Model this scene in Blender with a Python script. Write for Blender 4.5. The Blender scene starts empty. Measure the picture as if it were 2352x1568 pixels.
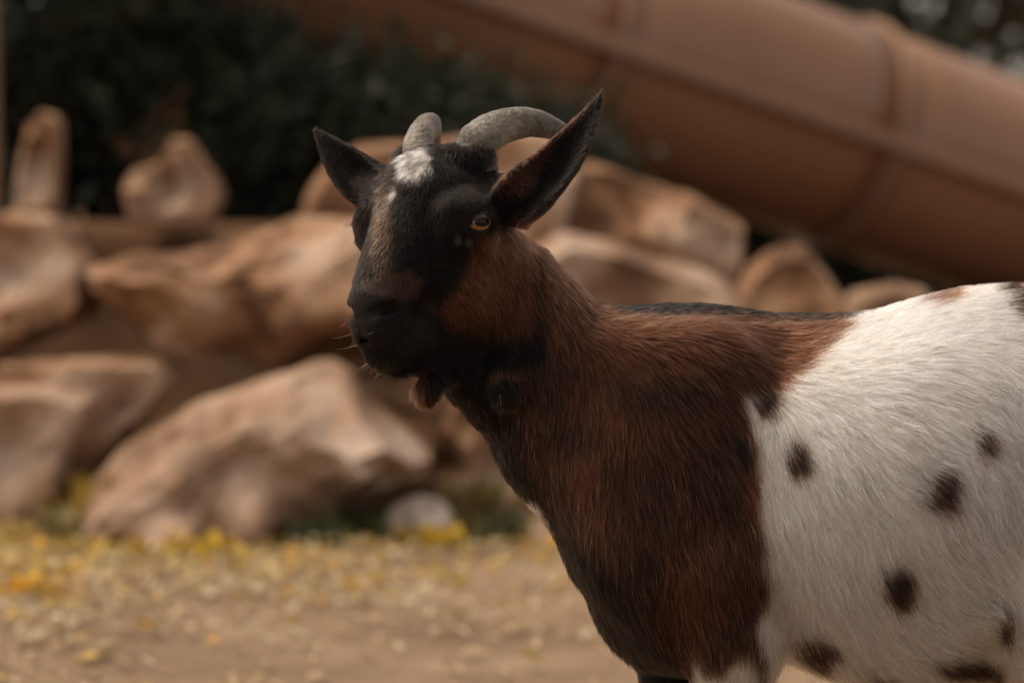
import bpy, bmesh, math, random
import numpy as np
from mathutils import Vector
rng = np.random.default_rng(7)
random.seed(7)
R = math.radians
sc = bpy.context.scene
col = sc.collection
# ------------------------------------------------------------------ camera
D = 2.09            # camera to goat
S = 0.00032         # metres per guide unit at the goat (photo is 2352 units wide)
W = 2352 * S
ZG = 1750 * S       # camera height above the ground
PITCH = -math.atan((784 - 450) * S / D)
cam = bpy.data.cameras.new('camera'); camo = bpy.data.objects.new('camera', cam); col.objects.link(camo)
cam.sensor_width = 36; cam.lens = 36 * D / W
cam.clip_start = 0.05; cam.clip_end = 500
camo.location = (0, -D, ZG); camo.rotation_euler = (R(90) + PITCH, 0, 0)
cam.dof.use_dof = True; cam.dof.focus_distance = D - 0.08; cam.dof.aperture_fstop = 4.8; cam.dof.aperture_blades = 0
sc.camera = camo
# ------------------------------------------------------------------ sky, sun, exposure
SUN_EL, SUN_AZ = R(60), R(-80)      # azimuth from +Y (behind the goat), round to the left
wd = bpy.data.worlds.new('World'); sc.world = wd; wd.use_nodes = True
nt = wd.node_tree; bg = nt.nodes['Background']
sky = nt.nodes.new('ShaderNodeTexSky'); sky.sky_type = 'NISHITA'; sky.sun_disc = False
sky.sun_elevation = SUN_EL; sky.sun_rotation = SUN_AZ
sky.air_density = 1.0; sky.dust_density = 4.0; sky.ozone_density = 0.5
hs = nt.nodes.new('ShaderNodeHueSaturation'); hs.inputs['Saturation'].default_value = 0.25
nt.links.new(sky.outputs[0], hs.inputs['Color']); tn_ = nt.nodes.new('ShaderNodeMix'); tn_.data_type = 'RGBA'; tn_.blend_type = 'MULTIPLY'; tn_.inputs[0].default_value = 1; tn_.inputs[7].default_value = (1.0, .89, .77, 1)
nt.links.new(hs.outputs[0], tn_.inputs[6]); nt.links.new(tn_.outputs[2], bg.inputs['Color'])
bg.inputs['Strength'].default_value = 0.135
sl = bpy.data.lights.new('sun', 'SUN'); slo = bpy.data.objects.new('sun', sl); col.objects.link(slo)
sl.energy = 1.4; sl.angle = R(38); sl.color = (1.0, 0.84, 0.67)
sd = Vector((math.sin(SUN_AZ) * math.cos(SUN_EL), math.cos(SUN_AZ) * math.cos(SUN_EL), math.sin(SUN_EL)))
slo.rotation_euler = sd.to_track_quat('Z', 'Y').to_euler()
vs = sc.view_settings; vs.view_transform = 'Standard'; vs.look = 'None'; vs.gamma = 1; vs.exposure = 0.62
sc.render.engine = 'CYCLES'
cy = sc.cycles
cy.use_denoising = True
cy.max_bounces = 10; cy.diffuse_bounces = 4; cy.glossy_bounces = 4; cy.transmission_bounces = 8; cy.transparent_max_bounces = 8
cy.sample_clamp_indirect = 6
try:
    sc.cycles_curves.shape = 'RIBBONS'; sc.cycles_curves.subdivisions = 2
except Exception:
    pass

# ------------------------------------------------------------------ helpers
cp, sp_ = math.cos(PITCH), math.sin(PITCH)
def P(u, v, y):
    """guide point (u, v) of the photo taken to the vertical plane at depth y"""
    dx = (u - 1176) * S / D; dz = (784 - v) * S / D
    d = Vector((dx, cp - dz * sp_, sp_ + dz * cp))
    t = (y + D) / d.y
    return Vector((d.x * t, y, ZG + d.z * t))
def proj(p):
    """world points -> guide units"""
    q = p - np.array([0, -D, ZG])
    fz = q[:, 1] * cp + q[:, 2] * sp_
    up = -q[:, 1] * sp_ + q[:, 2] * cp
    return 1176 + q[:, 0] / fz * D / S, 784 - up / fz * D / S
def sstep(a, b, x):
    t = np.clip((x - a) / (b - a), 0, 1); return t * t * (3 - 2 * t)
def vnoise(p, seed=0):
    """smooth value noise 0..1 on an (N,3) array"""
    p = np.asarray(p, dtype=np.float64); i = np.floor(p).astype(np.int64); f = p - i
    f = f * f * (3 - 2 * f); out = 0
    for a in (0, 1):
        for b in (0, 1):
            for c in (0, 1):
                h = (i[:, 0] + a) * 374761393 + (i[:, 1] + b) * 668265263 + (i[:, 2] + c) * 1274126177 + seed * 97531
                h = (h ^ (h >> 13)) * 1103515245 & 0x7fffffff
                h = (h ^ (h >> 15)) * 12345677 & 0x7fffffff
                w = (f[:, 0] if a else 1 - f[:, 0]) * (f[:, 1] if b else 1 - f[:, 1]) * (f[:, 2] if c else 1 - f[:, 2])
                out = out + w * (h % 65536) / 65535.0
    return out
def fbm(p, seed=0, oct=4):
    s, a, t = 0, 0.5, 0
    for k in range(oct):
        s = s + a * vnoise(np.asarray(p) * 2 ** k, seed + k); t += a; a *= 0.5
    return s / t
def tag(o, label=None, cat=None, group=None, kind=None):
    if label: o['label'] = label
    if cat: o['category'] = cat
    if group: o['group'] = group
    if kind: o['kind'] = kind
    return o
def mesh_obj(name, verts, faces, m, parent=None, smooth=True):
    me = bpy.data.meshes.new(name)
    me.from_pydata([tuple(v) for v in verts] if not isinstance(verts, np.ndarray) else verts.tolist(), [], faces if not isinstance(faces, np.ndarray) else faces.tolist())
    if smooth: me.polygons.foreach_set('use_smooth', [True] * len(me.polygons))
    me.update()
    o = bpy.data.objects.new(name, me); col.objects.link(o)
    if m: me.materials.append(m)
    if parent: o.parent = parent
    return o
def empty(name, loc=(0, 0, 0)):
    o = bpy.data.objects.new(name, None); col.objects.link(o); o.location = loc; o.empty_display_size = 0.05
    return o
def mat(name, base=(.5, .5, .5), rough=.8, spec=.3):
    m = bpy.data.materials.new(name); m.use_nodes = True
    b = m.node_tree.nodes['Principled BSDF']
    b.inputs['Base Color'].default_value = (*base, 1); b.inputs['Roughness'].default_value = rough
    b.inputs['Specular IOR Level'].default_value = spec
    return m
def ramp_mat(name, stops, scale=4, rough=.85, bump=.3, detail=8, bscale=None, spec=.25, stretch=None):
    """noise coloured material"""
    m = mat(name, rough=rough, spec=spec); t = m.node_tree; b = t.nodes['Principled BSDF']
    tc = t.nodes.new('ShaderNodeTexCoord'); mp = t.nodes.new('ShaderNodeMapping'); t.links.new(tc.outputs['Object'], mp.inputs[0])
    if stretch: mp.inputs['Scale'].default_value = stretch
    n = t.nodes.new('ShaderNodeTexNoise'); n.inputs['Scale'].default_value = scale; n.inputs['Detail'].default_value = detail
    r = t.nodes.new('ShaderNodeValToRGB'); t.links.new(mp.outputs[0], n.inputs['Vector']); t.links.new(n.outputs[0], r.inputs[0])
    e = r.color_ramp.elements
    while len(e) < len(stops): e.new(0.5)
    for k, (p, c) in enumerate(stops): e[k].position = p; e[k].color = (*c, 1)
    t.links.new(r.outputs[0], b.inputs['Base Color'])
    if bump:
        n2 = t.nodes.new('ShaderNodeTexNoise'); n2.inputs['Scale'].default_value = bscale or scale * 4; n2.inputs['Detail'].default_value = 8
        bp = t.nodes.new('ShaderNodeBump'); bp.inputs['Strength'].default_value = bump; bp.inputs['Distance'].default_value = .02
        t.links.new(mp.outputs[0], n2.inputs['Vector']); t.links.new(n2.outputs[0], bp.inputs['Height']); t.links.new(bp.outputs[0], b.inputs['Normal'])
    return m
def attr_mat(name, attr, rough=.7, spec=.2, trans=0):
    m = mat(name, rough=rough, spec=spec); t = m.node_tree; b = t.nodes['Principled BSDF']
    a = t.nodes.new('ShaderNodeAttribute'); a.attribute_name = attr
    t.links.new(a.outputs['Color'], b.inputs['Base Color'])
    if trans:
        out = t.nodes['Material Output']; tr = t.nodes.new('ShaderNodeBsdfTranslucent'); mx = t.nodes.new('ShaderNodeMixShader')
        mx.inputs[0].default_value = trans; t.links.new(a.outputs['Color'], tr.inputs['Color'])
        t.links.new(b.outputs[0], mx.inputs[1]); t.links.new(tr.outputs[0], mx.inputs[2]); t.links.new(mx.outputs[0], out.inputs['Surface'])
    return m
def set_color(o, name, c):
    a = o.data.attributes.new(name, 'FLOAT_COLOR', 'POINT')
    c4 = np.ones((len(c), 4), np.float32); c4[:, :3] = c
    a.data.foreach_set('color', c4.ravel())

# ------------------------------------------------------------------ terrain
def ground_z(x, y):
    x = np.asarray(x, float); y = np.asarray(y, float)
    m = sstep(3.75, 4.15, y + 0.1 * np.sin(x * 3)) * (0.36 * (1 - sstep(0.0, 1.3, x)) + 0.13)
    p = np.stack([x.ravel() * 1.7, y.ravel() * 1.7, 0 * x.ravel()], 1)
    n = (fbm(p, 3, 3).reshape(x.shape) - .5)
    return m * (1 - sstep(14, 40, y)) + n * 0.05 * sstep(0.6, 1.5, np.abs(y) + np.abs(x) * .4)
def axis(lo, hi, near, far):
    a = [0.0]
    st = near
    while a[-1] < hi:
        a.append(a[-1] + st); st = near if a[-1] < 6 else min(far, st * 1.25)
    b = [0.0]; st = near
    while b[-1] > lo:
        b.append(b[-1] - st); st = near if b[-1] > -4 else min(far, st * 1.25)
    return np.array(b[:0:-1] + a)
gx = axis(-150, 150, .06, 20); gy = axis(-60, 300, .06, 20)
GX, GY = np.meshgrid(gx, gy, indexing='ij'); GZ = ground_z(GX, GY)
vg = np.stack([GX.ravel(), GY.ravel(), GZ.ravel()], 1)
ii = np.arange(len(gx) * len(gy)).reshape(len(gx), len(gy))
fg = np.stack([ii[:-1, :-1].ravel(), ii[1:, :-1].ravel(), ii[1:, 1:].ravel(), ii[:-1, 1:].ravel()], 1)
m_ground = ramp_mat('dirt', [(.3, (.15, .098, .061)), (.5, (.22, .149, .096)), (.7, (.305, .222, .153))], scale=3.5, bump=.5, bscale=60, rough=.95, spec=.1)
go = mesh_obj('ground', vg, fg, m_ground); soil_shade = sstep(3.3, 3.9, vg[:, 1] + .3 * (fbm(vg * 2, 6, 3) - .5)); set_color(go, 'soil_shade', np.stack([soil_shade] * 3, 1))
_t = m_ground.node_tree; _a = _t.nodes.new('ShaderNodeAttribute'); _a.attribute_name = 'soil_shade'; _m = _t.nodes.new('ShaderNodeMix'); _m.data_type = 'RGBA'; _m.blend_type = 'MULTIPLY'; _m.inputs[7].default_value = (.62, .50, .42, 1)  # terrace dirt redder and darker, its shade put into the colour
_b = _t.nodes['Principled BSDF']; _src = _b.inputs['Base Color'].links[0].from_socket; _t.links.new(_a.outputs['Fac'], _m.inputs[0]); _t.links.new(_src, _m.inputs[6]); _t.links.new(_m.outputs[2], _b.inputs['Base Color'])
tag(go, 'bare tan dirt ground strewn with fallen leaves', kind='structure')

# ------------------------------------------------------------------ rocks
def rock(name, pts, y, thick, m, lab, shift=(0, 0), rough=.05, seed=0, shrink=.62, group=None, relief=None):
    """a boulder: its outline at depth y, full rings in front and behind, faceted by noise"""
    n0 = len(pts); pu = np.array(pts, float)
    seg = []
    for k in range(n0):
        a, b = pu[k], pu[(k + 1) % n0]; q = max(1, int(np.linalg.norm(b - a) / 60))
        for j in range(q): seg.append(a + (b - a) * j / q)
    pu = np.array(seg); n = len(pu); c = pu.mean(0); sh = np.array(shift, float)
    rings = [(-1.0, .56, 1), (-.94, .78, .9), (-.55, .96, .5), (0, 1, 0), (.5, .93, 0), (.85, .65, 0), (1.0, .35, 0)]
    V = []
    for d, s, w in rings:
        for q in pu:
            g = c + (q - c) * s + sh * w
            V.append(P(g[0], g[1], y + 0 * d) + Vector((0, d * thick, 0)))
    F = []
    for r in range(len(rings) - 1):
        for k in range(n):
            F.append((r * n + k, r * n + (k + 1) % n, (r + 1) * n + (k + 1) % n, (r + 1) * n + k))
    if not relief:
        q_ = np.random.default_rng(seed * 31 + 3); relief = []
        for k in range(11):
            g = c + (pu[q_.integers(n)] - c) * q_.uniform(.15, .85); rel = (g[1] - pu[:, 1].min()) / np.ptp(pu[:, 1])
            relief.append((g[0], g[1], thick * np.clip(.35 + .6 * rel + q_.normal() * .22, .12, 1.15)))
    if relief:
        rl = np.array(relief, float); fr = [1, .97, .9, .8, .68, .55, .4, .25, .12]; V, F = [], []
        rings = [(-1, q, 0) for q in fr[::-1]] + [(.5, .95, 0), (.9, .7, 0), (1.0, .35, 0)]
        for ri, (d, s_, w) in enumerate(rings):
            for q in pu:
                g = c + (q - c) * s_
                if d < 0:
                    wq = 1 / (((rl[:, 0] - g[0]) ** 2 + (rl[:, 1] - g[1]) ** 2) + 80) ** 1.4; dep = -(wq @ rl[:, 2]) / wq.sum() * min(1, .15 + (1 - s_) / .12)
                else: dep = d * thick
                V.append(P(g[0], g[1], y) + Vector((0, dep, 0)))
        for r in range(len(rings) - 1):
            for k in range(n): F.append((r * n + k, r * n + (k + 1) % n, (r + 1) * n + (k + 1) % n, (r + 1) * n + k))
        L = (len(rings) - 1) * n; wq = 1 / (((rl[:, :2] - c) ** 2).sum(1) + 80) ** 1.4; thick_f = (wq @ rl[:, 2]) / wq.sum()
    else: thick_f = thick * 1.02
    if not relief: L = (len(rings) - 1) * n
    cf = len(V); V.append(P(*(c if relief else c + sh), y) + Vector((0, -thick_f, 0))); V.append(P(*c, y) + Vector((0, thick * 1.03, 0)))
    for k in range(n):
        F.append((cf, (k + 1) % n, k)); F.append((cf + 1, L + k, L + (k + 1) % n))
    V = np.array([tuple(v) for v in V]); org = V.mean(0); V = (V - org) * 1.03
    me = bpy.data.meshes.new(name); me.from_pydata(V.tolist(), [], F)
    bm = bmesh.new(); bm.from_mesh(me); bmesh.ops.recalc_face_normals(bm, faces=bm.faces)
    bmesh.ops.subdivide_edges(bm, edges=bm.edges, cuts=2, use_grid_fill=True, smooth=.04)
    bmesh.ops.triangulate(bm, faces=[f for f in bm.faces if len(f.verts) > 4])
    bm.normal_update(); co = np.array([v.co[:] for v in bm.verts]); no = np.array([v.normal[:] for v in bm.verts])
    size = np.ptp(co, axis=0).max()
    f1 = fbm((co + org) / (size * .22) + seed * 7.3, seed, 4)
    f2 = np.abs(fbm((co + org) / (size * .35) + seed * 3.1, seed + 9, 3) - .5)
    f3 = fbm((co + org) / (size * .11) + seed, seed + 20, 3); disp = ((f1 - .5) * 2.2 - f2 * 2.6 + (f3 - .5) * .8) * size * rough * .4
    co = co + no * disp[:, None]
    rr_ = np.random.default_rng(seed * 13 + 5)
    for k in range(0 if relief else 18):
        d = rr_.normal(size=3); d[1] = -abs(d[1]) - .75; d /= np.linalg.norm(d); pd = co @ d; top = pd.max(); fr = rr_.uniform(.45, .80) if d[1] < -.7 else rr_.uniform(.84, .98)
        over = np.maximum(pd - top * fr, 0); co = co - d[None] * (over * .96)[:, None]
    f4 = fbm((co + org) / (size * .08) + seed * 2, seed + 30, 3); co = co + no * ((f4 - .5) * size * .022)[:, None]
    for v, q in zip(bm.verts, co): v.co = q
    bm.to_mesh(me); bm.free(); me.polygons.foreach_set('use_smooth', [True] * len(me.polygons)); me.set_sharp_from_angle(angle=R(24)); me.materials.append(m); me.update()
    o = bpy.data.objects.new(name, me); col.objects.link(o); o.location = org
    return tag(o, lab, 'boulder', group or 'boulders piled behind the goat')
m_rock = ramp_mat('sandstone', [(.37, (.11, .054, .028)), (.45, (.245, .130, .068)), (.54, (.335, .208, .132)), (.64, (.46, .34, .255))], scale=5.5, bump=.9, bscale=25, rough=.9)
m_rockp = ramp_mat('pale_sandstone', [(.36, (.14, .078, .047)), (.44, (.265, .162, .104)), (.54, (.335, .225, .157)), (.66, (.44, .33, .262))], scale=6, bump=.9, bscale=25, rough=.9)
m_rockd = ramp_mat('rusty_stone', [(.3, (.20, .10, .05)), (.5, (.30, .165, .09)), (.75, (.40, .25, .15))], scale=6, bump=.5, bscale=25, rough=.9)
m_rockw = ramp_mat('white_stone', [(.3, (.45, .36, .30)), (.7, (.62, .52, .46))], scale=8, bump=.4, rough=.9)

rock('boulder', [(110, 1230), (200, 1120), (330, 1000), (470, 925), (600, 875), (700, 850), (755, 835), (805, 860), (860, 930), (930, 1000), (985, 1050), (965, 1090), (870, 1105), (800, 1150), (720, 1240), (600, 1260), (300, 1260)],
     2.72, .26, m_rockp, 'large wedge shaped pale boulder with a pointed overhanging right tip, on the leafy ground', seed=1, rough=.05, relief=[(760, 845, .02), (600, 880, .03), (480, 930, .03), (330, 1010, .05), (200, 1130, .10), (130, 1220, .15), (430, 1090, .22), (300, 1180, .26), (560, 1060, .13), (450, 1230, .30), (620, 1200, .20), (700, 1000, .21), (800, 930, .15), (860, 1000, .22), (830, 1060, .26), (600, 980, .20), (740, 1090, .15), (800, 1125, .05), (900, 1095, .06), (950, 1050, .13), (700, 1200, .10)])
rock('boulder', [(205, 625), (300, 598), (400, 600), (520, 560), (680, 503), (820, 500), (980, 520), (1040, 640), (1030, 800), (930, 860), (760, 850), (600, 830), (450, 795), (345, 790), (310, 740), (215, 670)],
     3.14, .50, m_rock, 'long orange brown ledge boulder with a pale sloping top, above the wedge shaped boulder', seed=2, rough=.07, relief=[(210, 625, .12), (350, 602, .02), (520, 560, .0), (690, 508, .0), (225, 652, .24), (350, 642, .28), (420, 648, .26), (560, 625, .22), (660, 575, .17), (240, 700, .10), (300, 735, .08), (350, 700, .09), (480, 690, .27), (650, 650, .25), (800, 600, .20), (700, 720, .29), (850, 720, .26), (336, 772, .22), (450, 775, .24), (600, 805, .14), (550, 832, .02), (760, 845, .04), (900, 845, .06), (1000, 700, .2)])
rock('boulder', [(690, 540), (705, 450), (760, 370), (830, 335), (1000, 325), (1180, 300), (1290, 320), (1340, 400), (1300, 520), (1290, 760), (1000, 800), (760, 620)],
     3.62, .34, m_rock, 'tall squarish tan boulder right behind the goat head and horns', shift=(0, 80), seed=3, rough=.04)
rock('boulder', [(985, 1060), (1010, 960), (1080, 880), (1200, 930), (1300, 1080), (1350, 1200), (1200, 1235), (1010, 1180)],
     2.98, .18, m_rock, 'brown boulder behind the goat throat, right of the overhanging tip', shift=(0, 30), seed=4)
rock('boulder', [(800, 850), (900, 825), (1040, 835), (1080, 900), (1010, 945), (920, 940), (850, 905)],
     3.2, .25, m_rockd, 'dark rusty boulder in the gap under the goat chin', seed=14)
rock('boulder', [(870, 1200), (905, 1158), (960, 1138), (1015, 1150), (1045, 1190), (1035, 1235), (890, 1240)],
     2.66, .07, m_rockw, 'small whitish stone lying among yellow leaves', seed=5, rough=.03)
rock('boulder', [(-90, 850), (20, 825), (120, 828), (260, 820), (395, 828), (418, 856), (385, 910), (310, 980), (240, 1090), (100, 1130), (-90, 1090)],
     3.02, .22, m_rock, 'flat topped brown boulder at the left, left of the wedge shaped boulder', shift=(0, 40), seed=6)
rock('boulder', [(-140, 930), (0, 897), (110, 890), (218, 912), (212, 960), (175, 1020), (165, 1110), (110, 1200), (-140, 1220)],
     2.8, .16, m_rockp, 'lowest pale boulder at the left edge, beside the yellow shrublet', shift=(0, 40), seed=7)
rock('boulder', [(-120, 520), (10, 488), (130, 496), (205, 590), (232, 690), (200, 735), (100, 778), (-20, 830), (-120, 850)],
     3.22, .26, m_rock, 'big upright reddish boulder at the left edge, topmost of the left pile', shift=(-10, 30), seed=8)
rock('boulder', [(288, 440), (310, 392), (372, 372), (402, 322), (440, 325), (492, 400), (514, 455), (490, 520), (310, 520)],
     4.05, .16, m_rock, 'triangular tan rock on the dirt terrace in front of dark shrubs', seed=9, shift=(0, 20))
rock('boulder', [(262, 330), (330, 283), (372, 240), (385, 198), (420, 192), (436, 240), (436, 330), (450, 520), (330, 520), (330, 365), (280, 362)],
     4.85, .10, m_rockd, 'jagged reddish rock half hidden by shrubs behind the triangular rock', seed=10, rough=.03)
rock('boulder', [(35, 540), (48, 400), (70, 290), (100, 258), (135, 270), (142, 340), (132, 540)],
     4.05, .10, m_rock, 'narrow upright standing stone near the left edge', seed=11, rough=.03)
rock('boulder', [(1320, 372), (1400, 386), (1480, 415), (1580, 450), (1665, 490), (1708, 525), (1700, 600), (1640, 800), (1450, 900), (1340, 800), (1280, 470)],
     3.68, .26, m_rock, 'long boulder sloping right, highest of those above the goat neck', shift=(-10, 80), seed=12, rough=.075)
rock('boulder', [(1230, 580), (1300, 540), (1420, 565), (1540, 606), (1650, 640), (1715, 700), (1760, 1150), (1240, 1160)],
     3.28, .24, m_rockp, 'pale slab boulder just above the goat withers', shift=(0, 110), seed=13, rough=.04)
rock('boulder', [(1690, 690), (1722, 612), (1780, 575), (1840, 568), (1885, 612), (1945, 700), (1990, 1150), (1700, 1150)],
     3.36, .20, m_rock, 'rounded tan boulder above the dip of the goat back', shift=(0, 60), seed=15, rough=.04)
rock('boulder', [(1925, 730), (1960, 672), (2050, 652), (2115, 668), (2160, 740), (2200, 1100), (1940, 1100)],
     3.55, .16, m_rockp, 'low greyish boulder just above the goat rump', shift=(0, 40), seed=16, rough=.04)

# ------------------------------------------------------------------ tube slide
m_slide = ramp_mat('slide_plastic', [(.3, (.235, .117, .062)), (.7, (.30, .157, .090))], scale=2, bump=.02, rough=.26, spec=.5)
m_flange = ramp_mat('flange_plastic', [(.3, (.23, .125, .075)), (.7, (.29, .165, .10))], scale=2, bump=.02, rough=.45, spec=.5)
m_steel = mat('painted_steel', (.10, .07, .05), .5, .5)
slide_lo, slide_hi = P(2154, 385, 7.28), P(1100, 20, 6.55)
sdv = (slide_lo - slide_hi).normalized()
RAD = .352
def slide_frame(p):
    z = sdv; x = Vector((0, 0, 1)).cross(z).normalized(); yv = z.cross(x)
    return x, yv, z
def sweep(profile_fn, s0, s1, n, close=True):
    """profile swept along the slide axis"""
    x, yv, z = slide_frame(None); V = []; F = []
    for k in range(n + 1):
        s = s0 + (s1 - s0) * k / n; o = slide_lo - sdv * s
        pr = profile_fn(s)
        for a, b in pr: V.append(o + x * a + yv * b)
    m = len(pr)
    for k in range(n):
        for j in range(m if close else m - 1):
            F.append((k * m + j, k * m + (j + 1) % m, (k + 1) * m + (j + 1) % m, (k + 1) * m + j))
    return V, F, m
ring_at = []
dd = (slide_lo - slide_hi)
def s_of_u(u, v):
    # parameter of the axis point whose seam is seen at (u, v)
    best = min(((abs(proj(np.array([tuple(slide_lo - sdv * s)]))[0][0] - u)), s) for s in np.arange(-1.5, 6, .01)); return best[1]
s1 = s_of_u(1925, 0); s2 = s_of_u(1305, 0); step = s2 - s1
ring_s = [s1 - step, s1, s2, s2 + step, s2 + 2 * step]
S0, S1 = s1 - step * 1.35, s2 + 2.6 * step
def circ(r, n=64, a0=0, a1=2 * math.pi): return [(r * math.cos(a0 + (a1 - a0) * k / n), r * math.sin(a0 + (a1 - a0) * k / n)) for k in range(n)]
slide = empty('tube_slide', (slide_lo - sdv * S0)[:2] + (0,)); tag(slide, 'brown plastic tube slide with bolted flanges sloping down to the right', 'slide')
bpy.context.view_layer.update()
def under(o, parent):
    o.parent = parent; o.matrix_parent_inverse = parent.matrix_world.inverted(); return o
eds = [S0] + ring_s + [S1]; eds = sorted(set(eds))
for a, b in zip(eds[:-1], eds[1:]):
    V, F, m = sweep(lambda s: circ(RAD) , a + .004, b - .004, 6)
    o = mesh_obj('tube_section', V, F, m_slide); under(o, slide)
    sm = o.modifiers.new('wall', 'SOLIDIFY'); sm.thickness = .012; sm.offset = -1
for s in ring_s:
    V, F, m = [], [], 0
    prof = [(RAD - .01, -.017), (RAD + .028, -.017), (RAD + .033, -.010), (RAD + .033, .010), (RAD + .028, .017), (RAD - .01, .017)]
    x, yv, z = slide_frame(None); o0 = slide_lo - sdv * s; N = 72
    for k in range(N):
        a = 2 * math.pi * k / N
        for r, t in prof: V.append(o0 + (x * math.cos(a) + yv * math.sin(a)) * r + z * t)
    m = len(prof)
    for k in range(N):
        for j in range(m): F.append((k * m + j, ((k + 1) % N) * m + j, ((k + 1) % N) * m + (j + 1) % m, k * m + (j + 1) % m))
    under(mesh_obj('ring_flange', V, F, m_flange, smooth=False), slide)
# long seam flange on the side towards the camera and on the far side
x, yv, z = slide_frame(None)
sx = -1 if x.y > 0 else 1
for side in (sx, -sx):
    prof = [(side * (RAD - .006), .022), (side * (RAD + .040), .020), (side * (RAD + .046), .008), (side * (RAD + .046), -.020), (side * (RAD + .04), -.030), (side * (RAD - .006), -.030)]
    prof = [(a, b - .045) for a, b in prof]
    V, F, m = sweep(lambda s: prof, S0, S1, 4); F += [tuple(range(m)), tuple(range(len(V) - m, len(V)))]
    under(mesh_obj('seam_flange', V, F, m_flange, smooth=False), slide)
def cyl(p0, p1, r0, r1, n=16):
    p0, p1 = Vector(p0), Vector(p1); z = (p1 - p0).normalized(); x = z.orthogonal().normalized(); yv = z.cross(x)
    V = []; F = []
    for p, r in ((p0, r0), (p1, r1)):
        for k in range(n): V.append(p + (x * math.cos(2 * math.pi * k / n) + yv * math.sin(2 * math.pi * k / n)) * r)
    for k in range(n): F.append((k, (k + 1) % n, n + (k + 1) % n, n + k))
    F += [tuple(range(n - 1, -1, -1)), tuple(range(n, 2 * n))]
    return V, F
for s in (S1 - .25, S1 - 1.4):
    o0 = slide_lo - sdv * s; g = float(ground_z(np.array([o0.x]), np.array([o0.y]))[0])
    V, F = cyl((o0.x, o0.y, g - .1), (o0.x, o0.y, o0.z - RAD + .03), .05, .05)
    under(mesh_obj('support_post', V, F, m_steel), slide)

# ------------------------------------------------------------------ foliage
def leaves_mesh(cent, nrm_bias, size, shape=.5):
    """bent little leaves at the given centres"""
    n = len(cent)
    d = rng.normal(size=(n, 3)); d[:, 2] += nrm_bias; d /= np.linalg.norm(d, axis=1)[:, None]
    a = np.cross(d, rng.normal(size=(n, 3))); a /= np.linalg.norm(a, axis=1)[:, None] + 1e-9; b = np.cross(d, a)
    L = (size * rng.uniform(.6, 1.25, n))[:, None]; w = L * shape
    v = np.stack([cent - a * L * .5, cent - a * L * .05 + b * w * .5 + d * L * .08, cent + a * L * .5 - d * L * .1, cent - a * L * .05 - b * w * .5 + d * L * .08], 1)
    f = np.arange(n * 4).reshape(n, 4)
    return v.reshape(-1, 3), np.concatenate([f[:, [0, 1, 2]], f[:, [0, 2, 3]]])
def plant(name, cat, lab, group, base, h, rad, cl, m_leaf, m_trunk, nleaf, lsize, crown0=.15, trunk_r=.03, seed=0, shape=.5, clump=.2, nclump=60, cmin=.3):
    r = np.random.default_rng(seed); root = empty(name, base); tag(root, lab, cat, group)
    # crown: clumps spread through an uneven volume
    cz0, cz1 = h * crown0, h
    cs = []
    while len(cs) < nclump:
        p = r.uniform(-1, 1, 3); q = np.linalg.norm(p)
        if q < 1 and q > cmin: cs.append(p)
    cs = np.array(cs); lob = 1 + .35 * (fbm(cs * 1.6 + seed, seed, 2) - .5)
    cs = cs * lob[:, None] * np.array([rad, rad, (cz1 - cz0) / 2]) + np.array([0, 0, (cz0 + cz1) / 2])
    k = r.integers(0, nclump, nleaf); g = r.normal(size=(nleaf, 3)) * rad * clump * np.array([1, 1, .7])
    cen = cs[k] + g; v, f = leaves_mesh(cen, .5, np.full(nleaf, lsize), shape)
    tone = r.uniform(.55, 1.4, nclump)[k] * r.uniform(.7, 1.3, nleaf)
    c = np.repeat(np.array(cl)[None, :] * tone[:, None], 4, 0)
    o = mesh_obj('crown', v, f, m_leaf, root, smooth=False); set_color(o, 'leaf_color', c)
    # trunk with limbs in one mesh
    bm = bmesh.new()
    def limb(p0, p1, r0, r1):
        V, F = cyl(p0, p1, r0, r1, 8); vs_ = [bm.verts.new(q) for q in V]
        for q in F: bm.faces.new([vs_[i] for i in q])
    limb((0, 0, -.1), (0, 0, h * .5), trunk_r, trunk_r * .7); limb((0, 0, h * .48), (rad * .05, 0, h * .9), trunk_r * .7, trunk_r * .2)
    for i in range(0, nclump, max(1, nclump // 14)):
        z0 = min(h * .75, max(.05, cs[i][2] * .6)); limb((0, 0, z0), cs[i], trunk_r * .4, trunk_r * .08)
    me = bpy.data.meshes.new('trunk'); bm.to_mesh(me); bm.free(); me.materials.append(m_trunk)
    t = bpy.data.objects.new('trunk', me); col.objects.link(t); t.parent = root
    return root
m_leaf = attr_mat('leaf', 'leaf_color', .6, .3, .25)
m_bark = ramp_mat('bark', [(.3, (.06, .04, .028)), (.7, (.13, .09, .06))], scale=12, bump=.6, stretch=(1, 1, .2))
DG = (.028, .034, .020)
def on_ground(u, y):
    x = P(u, 450, y).x; return (x, y, float(ground_z(np.array([x]), np.array([y]))[0]))
sh = [(-10, 4.9, 1.5, .42, 'dark evergreen shrub filling the top left corner behind the standing stone'),
      (215, 5.2, 1.4, .29, 'tallest dark green shrub behind the triangular rock'),
      (530, 5.0, .52, .26, 'dark rounded shrub right of the triangular rock, below the slide'),
      (800, 5.3, .36, .42, 'low dark shrub in the shade left of the goat ear, under the slide'),
      (1010, 5.6, .30, .42, 'low dark shrub between the goat horns and the slide')]
for k, (u, y, h, r_, lab) in enumerate(sh):
    plant('shrub', 'shrub', lab, 'dark shrubs on the terrace', on_ground(u, y), h, r_, DG, m_leaf, m_bark, 9000, .055, crown0=-.08, trunk_r=.03, seed=20 + k, clump=.22, nclump=70, cmin=.2)
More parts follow.
